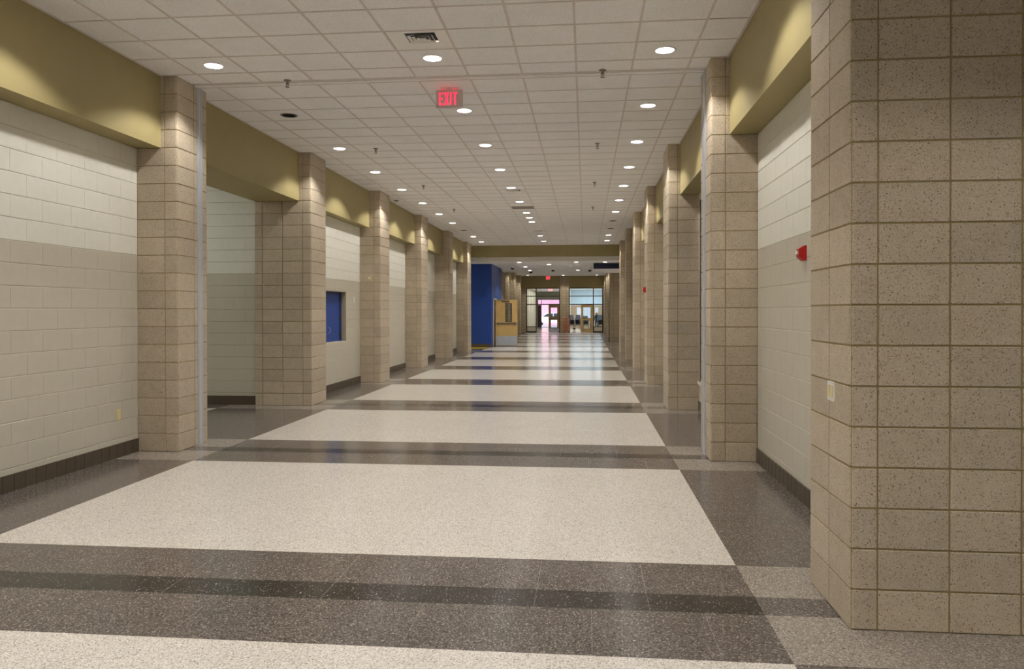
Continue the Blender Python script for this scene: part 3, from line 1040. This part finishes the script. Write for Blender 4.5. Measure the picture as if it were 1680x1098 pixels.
# unseen lamps beyond; far room and vestibule panels added, oversized to soften floor reflections
for nm, lab, loc, sx, sy, w, colr in (('ceiling_panel_light', 'ceiling panel light of the side passage', (-8.2, 10.5, ZC - .02), 1.2, .6, 30, (.95, 1, .97)),
                                      ('ceiling_panel_light', 'unseen ceiling panel light added to brighten the far room', (.4, 60, 3.38), 3.0, 9.0, 190, (.85, .93, 1)),
                                      ('ceiling_panel_light', 'unseen ceiling panel light added to brighten the far vestibule', (-3.1, 61, 3.30), 2.2, 12.0, 130, (1, .98, .96)),
                                      ('ceiling_panel_light', 'ceiling panel light of the left cross corridor', (-8, 31.6, 3.6), 1.2, .6, 40, (1, .95, .88)),
                                      ('ceiling_panel_light', 'ceiling panel light of the right cross corridor', (4, 34, 3.6), 1.2, .6, 40, (1, .95, .88))):
    t = empty(nm, loc); tag(t, lab, 'ceiling light')
    MB().box(-sx / 2 - .03, sx / 2 + .03, -sy / 2 - .03, sy / 2 + .03, .0, .02).build('frame', 'trim_white', t)
    ld = bpy.data.lights.new('lamp_panel', 'AREA'); ld.shape = 'RECTANGLE'; ld.size = sx; ld.size_y = sy; ld.energy = w; ld.color = colr
    l = bpy.data.objects.new('lamp_panel', ld); col.objects.link(l); l.parent = t; l.location = (0, 0, -.005)


# ------------------------------------------------------------------ supply vents, blank panel
def vent(x, y, lab):
    t = empty('air_vent', (x, y, ZC)); tag(t, lab, 'vent', 'ceiling air vents')
    hx, hy = .304, .262
    # sloped pyramidal pan: outer edge low, inner opening raised
    ix, iy = .15, .128
    v = [(-hx, -hy, -.004), (hx, -hy, -.004), (hx, hy, -.004), (-hx, hy, -.004), (-ix, -iy, .024), (ix, -iy, .024), (ix, iy, .024), (-ix, iy, .024)]
    MB().raw(v, [(0, 1, 5, 4), (1, 2, 6, 5), (2, 3, 7, 6), (3, 0, 4, 7)]).build('pan', 'trim_white', t)
    MB().box(-ix, ix, -iy, iy, .038, .042).build('dark_throat', 'black', t)
    for k, s in enumerate((.84, .58, .32)):
        ox, oy = ix * s, iy * s
        jx, jy = ox - .022, oy - .018
        z0, z1 = .008, .026
        v = [(-ox, -oy, z0), (ox, -oy, z0), (ox, oy, z0), (-ox, oy, z0), (-jx, -jy, z1), (jx, -jy, z1), (jx, jy, z1), (-jx, jy, z1)]
        MB().raw(v, [(0, 1, 5, 4), (1, 2, 6, 5), (2, 3, 7, 6), (3, 0, 4, 7)]).build('louvre', 'trim_white', t)
    return t


vent(*VENTS[0], 'square white louvred air vent in front of the exit sign')
vent(*VENTS[1], 'white ceiling air vent halfway down the middle of the hall')
vent(*VENTS[2], 'small white ceiling air vent furthest down the hall')
t = empty('access_panel', (*PANELS[0], ZC)); tag(t, 'plain grey square access panel in the middle of the ceiling', 'panel')
MB().box(-.295, .295, -.25, .25, -.002, .01).build('plate', 'slab', t)
MB().box(-.3, .3, -.257, -.245, -.005, .01).box(-.3, .3, .245, .257, -.005, .01).box(-.3, -.288, -.25, .25, -.005, .01).box(.288, .3, -.25, .25, -.005, .01).build('frame', 'grid', t)


# ------------------------------------------------------------------ sprinklers, detector domes
def sprinkler(x, y, z, lab):
    t = empty('sprinkler_head', (x, y, z)); tag(t, lab, 'sprinkler', 'ceiling sprinklers')
    MB().lathe([(.042, 0), (.042, -.004), (.03, -.012), (.016, -.014)], n=16).build('escutcheon', 'steel', t)
    MB().lathe([(.011, -.01), (.011, -.045), (.007, -.05)], n=10).tube([(-.014, 0, -.03), (-.016, 0, -.05), (-.004, 0, -.075)], .004, 6).tube([(.014, 0, -.03), (.016, 0, -.05), (.004, 0, -.075)], .004, 6).build('frame_arms', 'steel', t)
    MB().lathe([(.006, -.072), (.026, -.078), (.026, -.081), (.004, -.083)], n=14).build('deflector', 'steel', t)


for k, (y, w) in enumerate(((8.42, 'nearest'), (12.1, 'second'), (15.75, 'third'), (19.5, 'fourth'))):
    for x, s in ((-3.43, 'left'), (.19, 'right')):
        sprinkler(x, y, ZC, '%s brass-grey ceiling sprinkler in the %s line' % (w, s))
for k, (x, y) in enumerate(((-3.43, 35.3), (-2.83, 39.0), (-1.61, 37.4), (.21, 37.6))):
    t = empty('ceiling_dome', (x, y, 3.63)); tag(t, 'small dark ceiling dome past the beam, %s from the left' % ordinal(k + 1), 'dome', 'dark ceiling domes')
    MB().lathe([(.1, 0), (.1, -.02), (.085, -.025)], n=18).build('collar', 'trim_white', t)
    MB().lathe([(.085, -.025), (.078, -.06), (.05, -.09), (.015, -.10)], n=18).build('dome', 'black', t, smooth=True)
t = empty('ceiling_speaker', (-4.55, 17.84, ZC)); tag(t, 'small dark round device at the left edge of the ceiling', 'speaker')
MB().lathe([(.07, 0), (.07, -.006), (.055, -.012)], n=18).build('ring', 'steel', t)
MB().lathe([(.052, -.008), (.03, -.02), (.01, -.024)], n=18).build('grille', 'black', t)


# ------------------------------------------------------------------ exit signs
def exit_sign(x, y, ztop, lab, w=.325, h=.215):
    t = empty('exit_sign', (x, y, ztop)); tag(t, lab, 'exit sign', 'red exit signs')
    d = .045
    MB().box(-.10, .10, -.035, .035, -.012, 0).box(-.035, .035, -.02, .02, -.03, -.01).build('canopy', 'exit_face', t)
    me = cham_box(w, d, h, .006, 'exit_face')
    body = link('housing', me, t, (0, 0, -.022 - h / 2))
    face = empty('tmp') if False else None
    # letters, condensed bold
    lh, lw, st = h * .68, w * .155, w * .042
    z0 = -.022 - h * .84
    x0 = -w * .345
    yF = -d / 2 - .004
    step = w * .195
    def L(ch, ox):
        mb = MB()
        b = lambda a0, a1, c0, c1: mb.box(ox + a0, ox + a1, yF, yF + .004, z0 + c0, z0 + c1)
        if ch == 'E':
            b(0, st, 0, lh); b(st, lw, 0, st); b(st, lw, lh - st, lh); b(st, lw * .85, lh / 2 - st / 2, lh / 2 + st / 2)
        if ch == 'I':
            b(lw / 2 - st / 2, lw / 2 + st / 2, 0, lh)
        if ch == 'T':
            b(lw / 2 - st / 2, lw / 2 + st / 2, 0, lh - st); b(0, lw, lh - st, lh)
        if ch == 'X':
            for fl in (0, 1):
                p = [(0, 0), (st * 1.15, 0), (lw, lh), (lw - st * 1.15, lh)]
                if fl: p = [(lw - q[0], q[1]) for q in p]
                mb.prism_y([(ox + q[0], z0 + q[1]) for q in p], yF + (.0006 if fl else 0), yF + .004)
        mb.build('letter_' + ch.lower(), 'exit_red', body, (0, 0, .022 + h / 2))
    for ch, ox in (('E', -.365 * w), ('X', -.165 * w), ('I', .055 * w - lw / 2 + st / 2), ('T', .155 * w)):
        L(ch, ox)
    MB().box(-w * .33, w * .33, -.012, .012, -.0225, -.0215).build('top_glow_slot', 'exit_red', t)
    return t


exit_sign(-1.625, 8.92, ZC, 'glowing red EXIT sign hanging from the hall ceiling near the viewer')
exit_sign(-2.63, 53.5, 4.08, 'small red EXIT sign hanging from the far hall ceiling', .36, .28)
exit_sign(-2.62, 56.5, 3.32, 'small red EXIT sign seen through the left far storefront', .34, .26)


# ------------------------------------------------------------------ blue hatch
t = empty('service_hatch', (LXW[2] - .10, 14.3, .945))
tag(t, 'blue hinged hatch recessed in the white block wall on the left', 'hatch')
y0, y1 = 13.3 - 14.3, 15.37 - 14.3
zt = 2.0 - .945
MB().box(-.04, .099, y0 - .0, y1, -.0, .03).build('sill', 'white_joint', t)
MB().box(-.04, .099, y1 - .012, y1 + .0, .03, zt).box(-.04, .099, y0, y0 + .012, .03, zt).build('jamb', 'grey_joint', t)
MB().box(-.04, .099, y0, y1, zt - .012, zt).build('head', 'grey_joint', t)
MB().box(-.06, .0, y1 - .10, y1 - .012, .03, zt - .012).box(-.06, .0, y0 + .012, y0 + .1, .03, zt - .012).box(-.06, .0, y0 + .1, y1 - .10, zt - .06, zt - .012).build('hatch_frame', 'blue_dark', t)
for a, b in ((y0 + .105, .035), (.04, y1 - .105)):
    lf = MB().box(-.055, -.012, a, b, .032, zt - .062).build('leaf', 'blue', t)
for z in (.16, .52, .90):
    MB().box(-.012, .006, y1 - .125, y1 - .08, z - .045, z + .045).lathe([(.009, z - .05), (.009, z + .05)], (.004, y1 - .102, 0), 8).build('hinge', 'bronze', lf)
pts = [(.0 + .012 * math.sin(math.pi * k / 8), .10 + .03 * 0, .22 + .12 * k / 8) for k in range(9)]
MB().tube([(-.012, .30, .20)] + [(-.012 + .045 * math.sin(math.pi * k / 10), .30, .20 + .13 * k / 10) for k in range(1, 10)] + [(-.012, .30, .33)], .007, 8).build('pull_handle', 'alu', lf)
struct(MB().box(LXW[2] - .5, LXW[2] - .26, 13.0, 16.3, 0, ZS).build('wall_left', 'slab'), 'dark void behind the blue hatch')

# ------------------------------------------------------------------ tall dark window of the second right bay
w = empty('window_7', (RXW + .06, 10.65, .47)); struct(w, 'tall dark-framed window in the second right bay')
MB().box(-.09, .08, -1.55, 1.55, -.045, .0).build('window_sill', 'cream', w)
H7 = 3.35 - .47
for y in (-1.55, -.55, .45, 1.49):
    MB().box(-.05, .05, y, y + .06, 0, H7).build('mullion', 'bronze', w)
for z in (0, 2.78 - .47 - .47, 2.30, H7 - .06):
    MB().box(-.055, .045, -1.55, 1.55, z, z + .06).build('rail', 'bronze', w)
MB().box(-.004, .004, -1.5, 1.5, .05, H7 - .05).build('pane', 'dark_glass', w)

# dark door of the last left bay
d = empty('door_5', (LXW[5] - .04, 27.28, 0)); struct(d, 'dark brown door in the last left bay')
MB().box(-.03, .02, -.70, .70, .005, 2.12).build('leaf', 'dark_door', d)
MB().box(-.05, .06, -.775, -.70, 0, 2.2).box(-.05, .06, .70, .77, 0, 2.2).box(-.05, .06, -.70, .70, 2.12, 2.2).build('door_frame', 'bronze', d)
MB().lathe([(.012, 0), (.012, .05)], (.02, -.6, 1.0), 8, axis='X').tube([(.07, -.6, 1.0), (.07, -.48, 1.0)], .01).build('door_handle', 'steel', d)


# ------------------------------------------------------------------ wall devices
def strobe(x, y, z, s, lab, k=1.0):
    """fire alarm horn strobe; s = direction of its outward face along X"""
    t = empty('fire_alarm', (x, y, z)); tag(t, lab, 'fire alarm', 'red fire alarms')
    MB().box(0, s * .02 * k, -.06 * k, .06 * k, -.065 * k, .065 * k).build('backbox', 'red', t)
    v = [(s * .02 * k, -.058 * k, -.063 * k), (s * .02 * k, .058 * k, -.063 * k), (s * .02 * k, .058 * k, .063 * k), (s * .02 * k, -.058 * k, .063 * k),
         (s * .062 * k, -.04 * k, -.03 * k), (s * .062 * k, .04 * k, -.03 * k), (s * .062 * k, .04 * k, .035 * k), (s * .062 * k, -.04 * k, .035 * k)]
    MB().raw(v, [(4, 5, 6, 7), (0, 1, 5, 4), (1, 2, 6, 5), (2, 3, 7, 6), (3, 0, 4, 7), (0, 3, 2, 1)]).build('cover', 'red', t)
    MB().box(s * .045 * k, s * .072 * k, -.028 * k, .028 * k, -.005 * k, .022 * k).build('flash_lens', 'white_plastic', t)
    return t


strobe(RXW, 6.42, 2.07, -1, 'red wedge fire alarm with white lens on the near right wall', 0.95)
strobe(RXI, 16.75, 2.05, -1, 'small red fire alarm on a column far down the right side', 1.0)

t = empty('switch_plate', (RXI, 4.185, 1.166)); tag(t, 'white two-gang switch plate on the side of the near pier', 'switch')
MB().box(-.006, .001, -.055, .055, -.052, .052).build('plate', 'white_plastic', t)
for y in (-.026, .026):
    MB().box(-.009, -.006, y - .016, y + .016, -.032, .032).build('rocker', 'ivory', t)
    for z in (-.043, .043):
        MB().lathe([(.003, -.0075), (.003, -.006)], (0, y, z), 8, axis='X').build('screw', 'alu', t)
t = empty('outlet_plate', (-5.087, 7.755, .47)); tag(t, 'ivory power outlet low on the near left wall', 'outlet')
MB().box(0, .006, -.036, .036, -.058, .058).build('plate', 'ivory', t)
for z in (-.024, .024):
    MB().lathe([(.017, .006), (.017, .009)], (0, 0, z), 12, axis='X').build('socket', 'ivory', t)
t = empty('wall_switch', (LXW[2], 15.88, 1.84)); tag(t, 'small white wall device right of the blue hatch', 'switch')
MB().box(0, .012, -.035, .035, -.057, .057).build('plate', 'white_plastic', t)
MB().box(.012, .018, -.012, .012, -.02, .02).build('toggle', 'white_plastic', t)
t = empty('thermostat', (-4.45, 16.35, 2.37)); 
tag(t, 'tiny pale sensor box on the column beyond the blue hatch', 'sensor')
t.location = (-4.78, 16.35, 2.33)
MB().box(-.03, .03, -.03, 0, -.03, .03).build('case', 'ivory', t)
MB().box(-.02, .02, -.036, -.03, -.012, .012).build('dial', 'white_plastic', t)

# ------------------------------------------------------------------ far storefront contents
t = empty('tube_cart', (-1.36, 53.75, 0)); tag(t, 'orange tubular cart standing by the far centre pier', 'cart')
for x in (-.2, -.07, .07, .2):
    MB().tube([(x, -.12, .1), (x, -.12, 1.0), (x * .9, -.12, 1.05), (x * .9, .12, 1.05), (x, .12, 1.0), (x, .12, .1)], .03).build('upright', 'orange', t)
for z in (.45, 1.05):
    MB().tube([(-.2, -.12, z), (.2, -.12, z)], .026).build('cross_bar', 'orange', t)
MB().box(-.23, .23, -.25, .25, .09, .12).build('deck', 'orange', t)
for x in (-.18, .18):
    for y in (-.2, .2):
        MB().lathe([(.045, -.015), (.045, .015)], (x, y, .045), 12, axis='X').build('wheel', 'rubber', t)


def make_chair():
    t = empty('stacking_chair')
    MB().box(-.2, .2, -.2, .2, .43, .46).build('seat', 'chair_black', t)
    MB().raw([(-.19, .18, .55), (.19, .18, .55), (.17, .25, .84), (-.17, .25, .84), (-.19, .2, .55), (.19, .2, .55), (.17, .27, .84), (-.17, .27, .84)],
             [(0, 1, 2, 3), (4, 7, 6, 5), (0, 4, 5, 1), (1, 5, 6, 2), (2, 6, 7, 3), (3, 7, 4, 0)]).build('backrest', 'chair_grey', t)
    for sx in (-1, 1):
        MB().tube([(sx * .21, -.2, 0), (sx * .2, -.19, .44)], .011, 6).build('leg', 'chair_grey', t)
        MB().tube([(sx * .21, .22, 0), (sx * .2, .19, .44), (sx * .19, .2, .6)], .011, 6).build('leg', 'chair_grey', t)
    return t


proto = make_chair()
first = True
for sx, sy, rz, n, nm in ((-1.02, 57.2, 0.3, 6, 'left in the open far doorway'), (-.62, 57.4, -.2, 6, 'right in the open far doorway'), (0.02, 57.6, .1, 5, 'seen through the oak door'), (1.12, 57.2, .2, 6, 'in the right sidelight')):
    for k in range(n):
        c = proto if first else copy_tree(proto)
        first = False
        c.location = (sx, sy + .03 * k, .085 * k)
        c.rotation_euler = (0, 0, rz)
        tag(c, 'grey and black chair, %s up in the stack %s' % (ordinal(k + 1), nm), 'chair', 'stacked chairs beyond the right storefront')

t = empty('bucket', (-.83, 55.3, 0)); tag(t, 'small white bucket on the floor of the open far doorway', 'bucket')
MB().lathe([(.085, 0), (.11, .2), (.118, .2), (.118, .215), (.105, .215), (.1, .19), (.02, .185)], n=18).build('pail', 'white_plastic', t)
MB().lathe([(.10, .19), (.09, .25), (.05, .30), (.01, .32)], n=14).build('contents', 'rubber', t)

# person behind the right sidelight: one continuous skinned figure
P = {'pel': (0, 0, .84), 'waist': (0, 0, .98), 'chest': (0, .01, 1.14), 'neck': (0, .01, 1.27), 'head0': (0, -.01, 1.36), 'head1': (0, -.01, 1.47),
     'hl': (-.08, 0, .78), 'kl': (-.09, -.03, .44), 'al': (-.09, .02, .07), 'tl': (-.10, -.13, .03),
     'hr': (.08, 0, .78), 'kr': (.10, .0, .44), 'ar': (.11, .06, .07), 'tr': (.12, -.09, .03),
     'sl': (-.15, .01, 1.21), 'el': (-.21, .02, .97), 'wl': (-.20, -.10, .80), 'fl': (-.19, -.15, .73),
     'sr': (.15, .01, 1.21), 'er': (.21, .02, .97), 'wr': (.21, -.08, .78), 'fr': (.20, -.12, .70)}
RAD = {'pel': .12, 'waist': .105, 'chest': .125, 'neck': .05, 'head0': .075, 'head1': .07, 'hl': .085, 'kl': .058, 'al': .04, 'tl': .035, 'hr': .085, 'kr': .058, 'ar': .04, 'tr': .035,
       'sl': .055, 'el': .042, 'wl': .03, 'fl': .028, 'sr': .055, 'er': .042, 'wr': .03, 'fr': .028}
ED = [('pel', 'waist'), ('waist', 'chest'), ('chest', 'neck'), ('neck', 'head0'), ('head0', 'head1'), ('pel', 'hl'), ('hl', 'kl'), ('kl', 'al'), ('al', 'tl'), ('pel', 'hr'), ('hr', 'kr'), ('kr', 'ar'), ('ar', 'tr'),
      ('chest', 'sl'), ('sl', 'el'), ('el', 'wl'), ('wl', 'fl'), ('chest', 'sr'), ('sr', 'er'), ('er', 'wr'), ('wr', 'fr')]
keys = list(P)
me = bpy.data.meshes.new('person')
me.from_pydata([P[k] for k in keys], [(keys.index(a), keys.index(b)) for a, b in ED], [])
po = bpy.data.objects.new('person', me); col.objects.link(po)
sk = po.modifiers.new('skin', 'SKIN'); sk.use_smooth_shade = True
for i, k in enumerate(keys):
    me.skin_vertices[0].data[i].radius = (RAD[k], RAD[k])
    me.skin_vertices[0].data[i].use_root = (k == 'pel')
sb = po.modifiers.new('sub', 'SUBSURF'); sb.levels = 1; sb.render_levels = 1
dg = bpy.context.evaluated_depsgraph_get()
dg.update()
me2 = bpy.data.meshes.new_from_object(po.evaluated_get(dg))
po.modifiers.clear()
po.data = me2
me2.materials.clear()
for k in ('jeans', 'jacket', 'skin', 'hair'): me2.materials.append(M[k])
for p in me2.polygons:
    c = p.center
    if c.z > 1.45 or (c.z > 1.34 and c.y > .02): p.material_index = 3
    elif c.z > 1.27 or (c.z < .77 and abs(c.x) > .17): p.material_index = 2
    elif c.z > .84 or abs(c.x) > .19: p.material_index = 1
    else: p.material_index = 0
po.location = (.86, 57.9, 0)
po.rotation_euler = (0, 0, -.5)
tag(po, 'person in dark jacket and blue jeans standing behind the right sidelight', 'person')

# parked car outside the far left door
t = empty('parked_car', (-3.4, 78.5, -.03)); tag(t, 'white parked car glimpsed outside the far left doors', 'car')
prof = [(-2.1, .35), (-2.1, .75), (-1.95, .88), (-1.2, .95), (-.6, 1.36), (.7, 1.4), (1.4, 1.0), (2.05, .92), (2.15, .6), (2.15, .35)]
MB().prism_y(prof, -.8, .8).build('body', 'car_white', t)
MB().prism_y([(-1.02, .98), (-.55, 1.30), (.05, 1.33), (.05, .98)], -.81, .81).prism_y([(.12, .98), (.12, 1.33), (.68, 1.33), (1.2, 1.0)], -.81, .81).build('side_window', 'car_glass', t)
for x in (-1.35, 1.4):
    for y in (-.72, .72):
        MB().lathe([(.31, -.1), (.31, .1)], (x, y, .31), 18, axis='Y').build('wheel', 'rubber', t)
MB().box(-2.12, -2.08, -.75, -.5, .65, .8).box(-2.12, -2.08, .5, .75, .65, .8).build('tail_light', 'red', t)
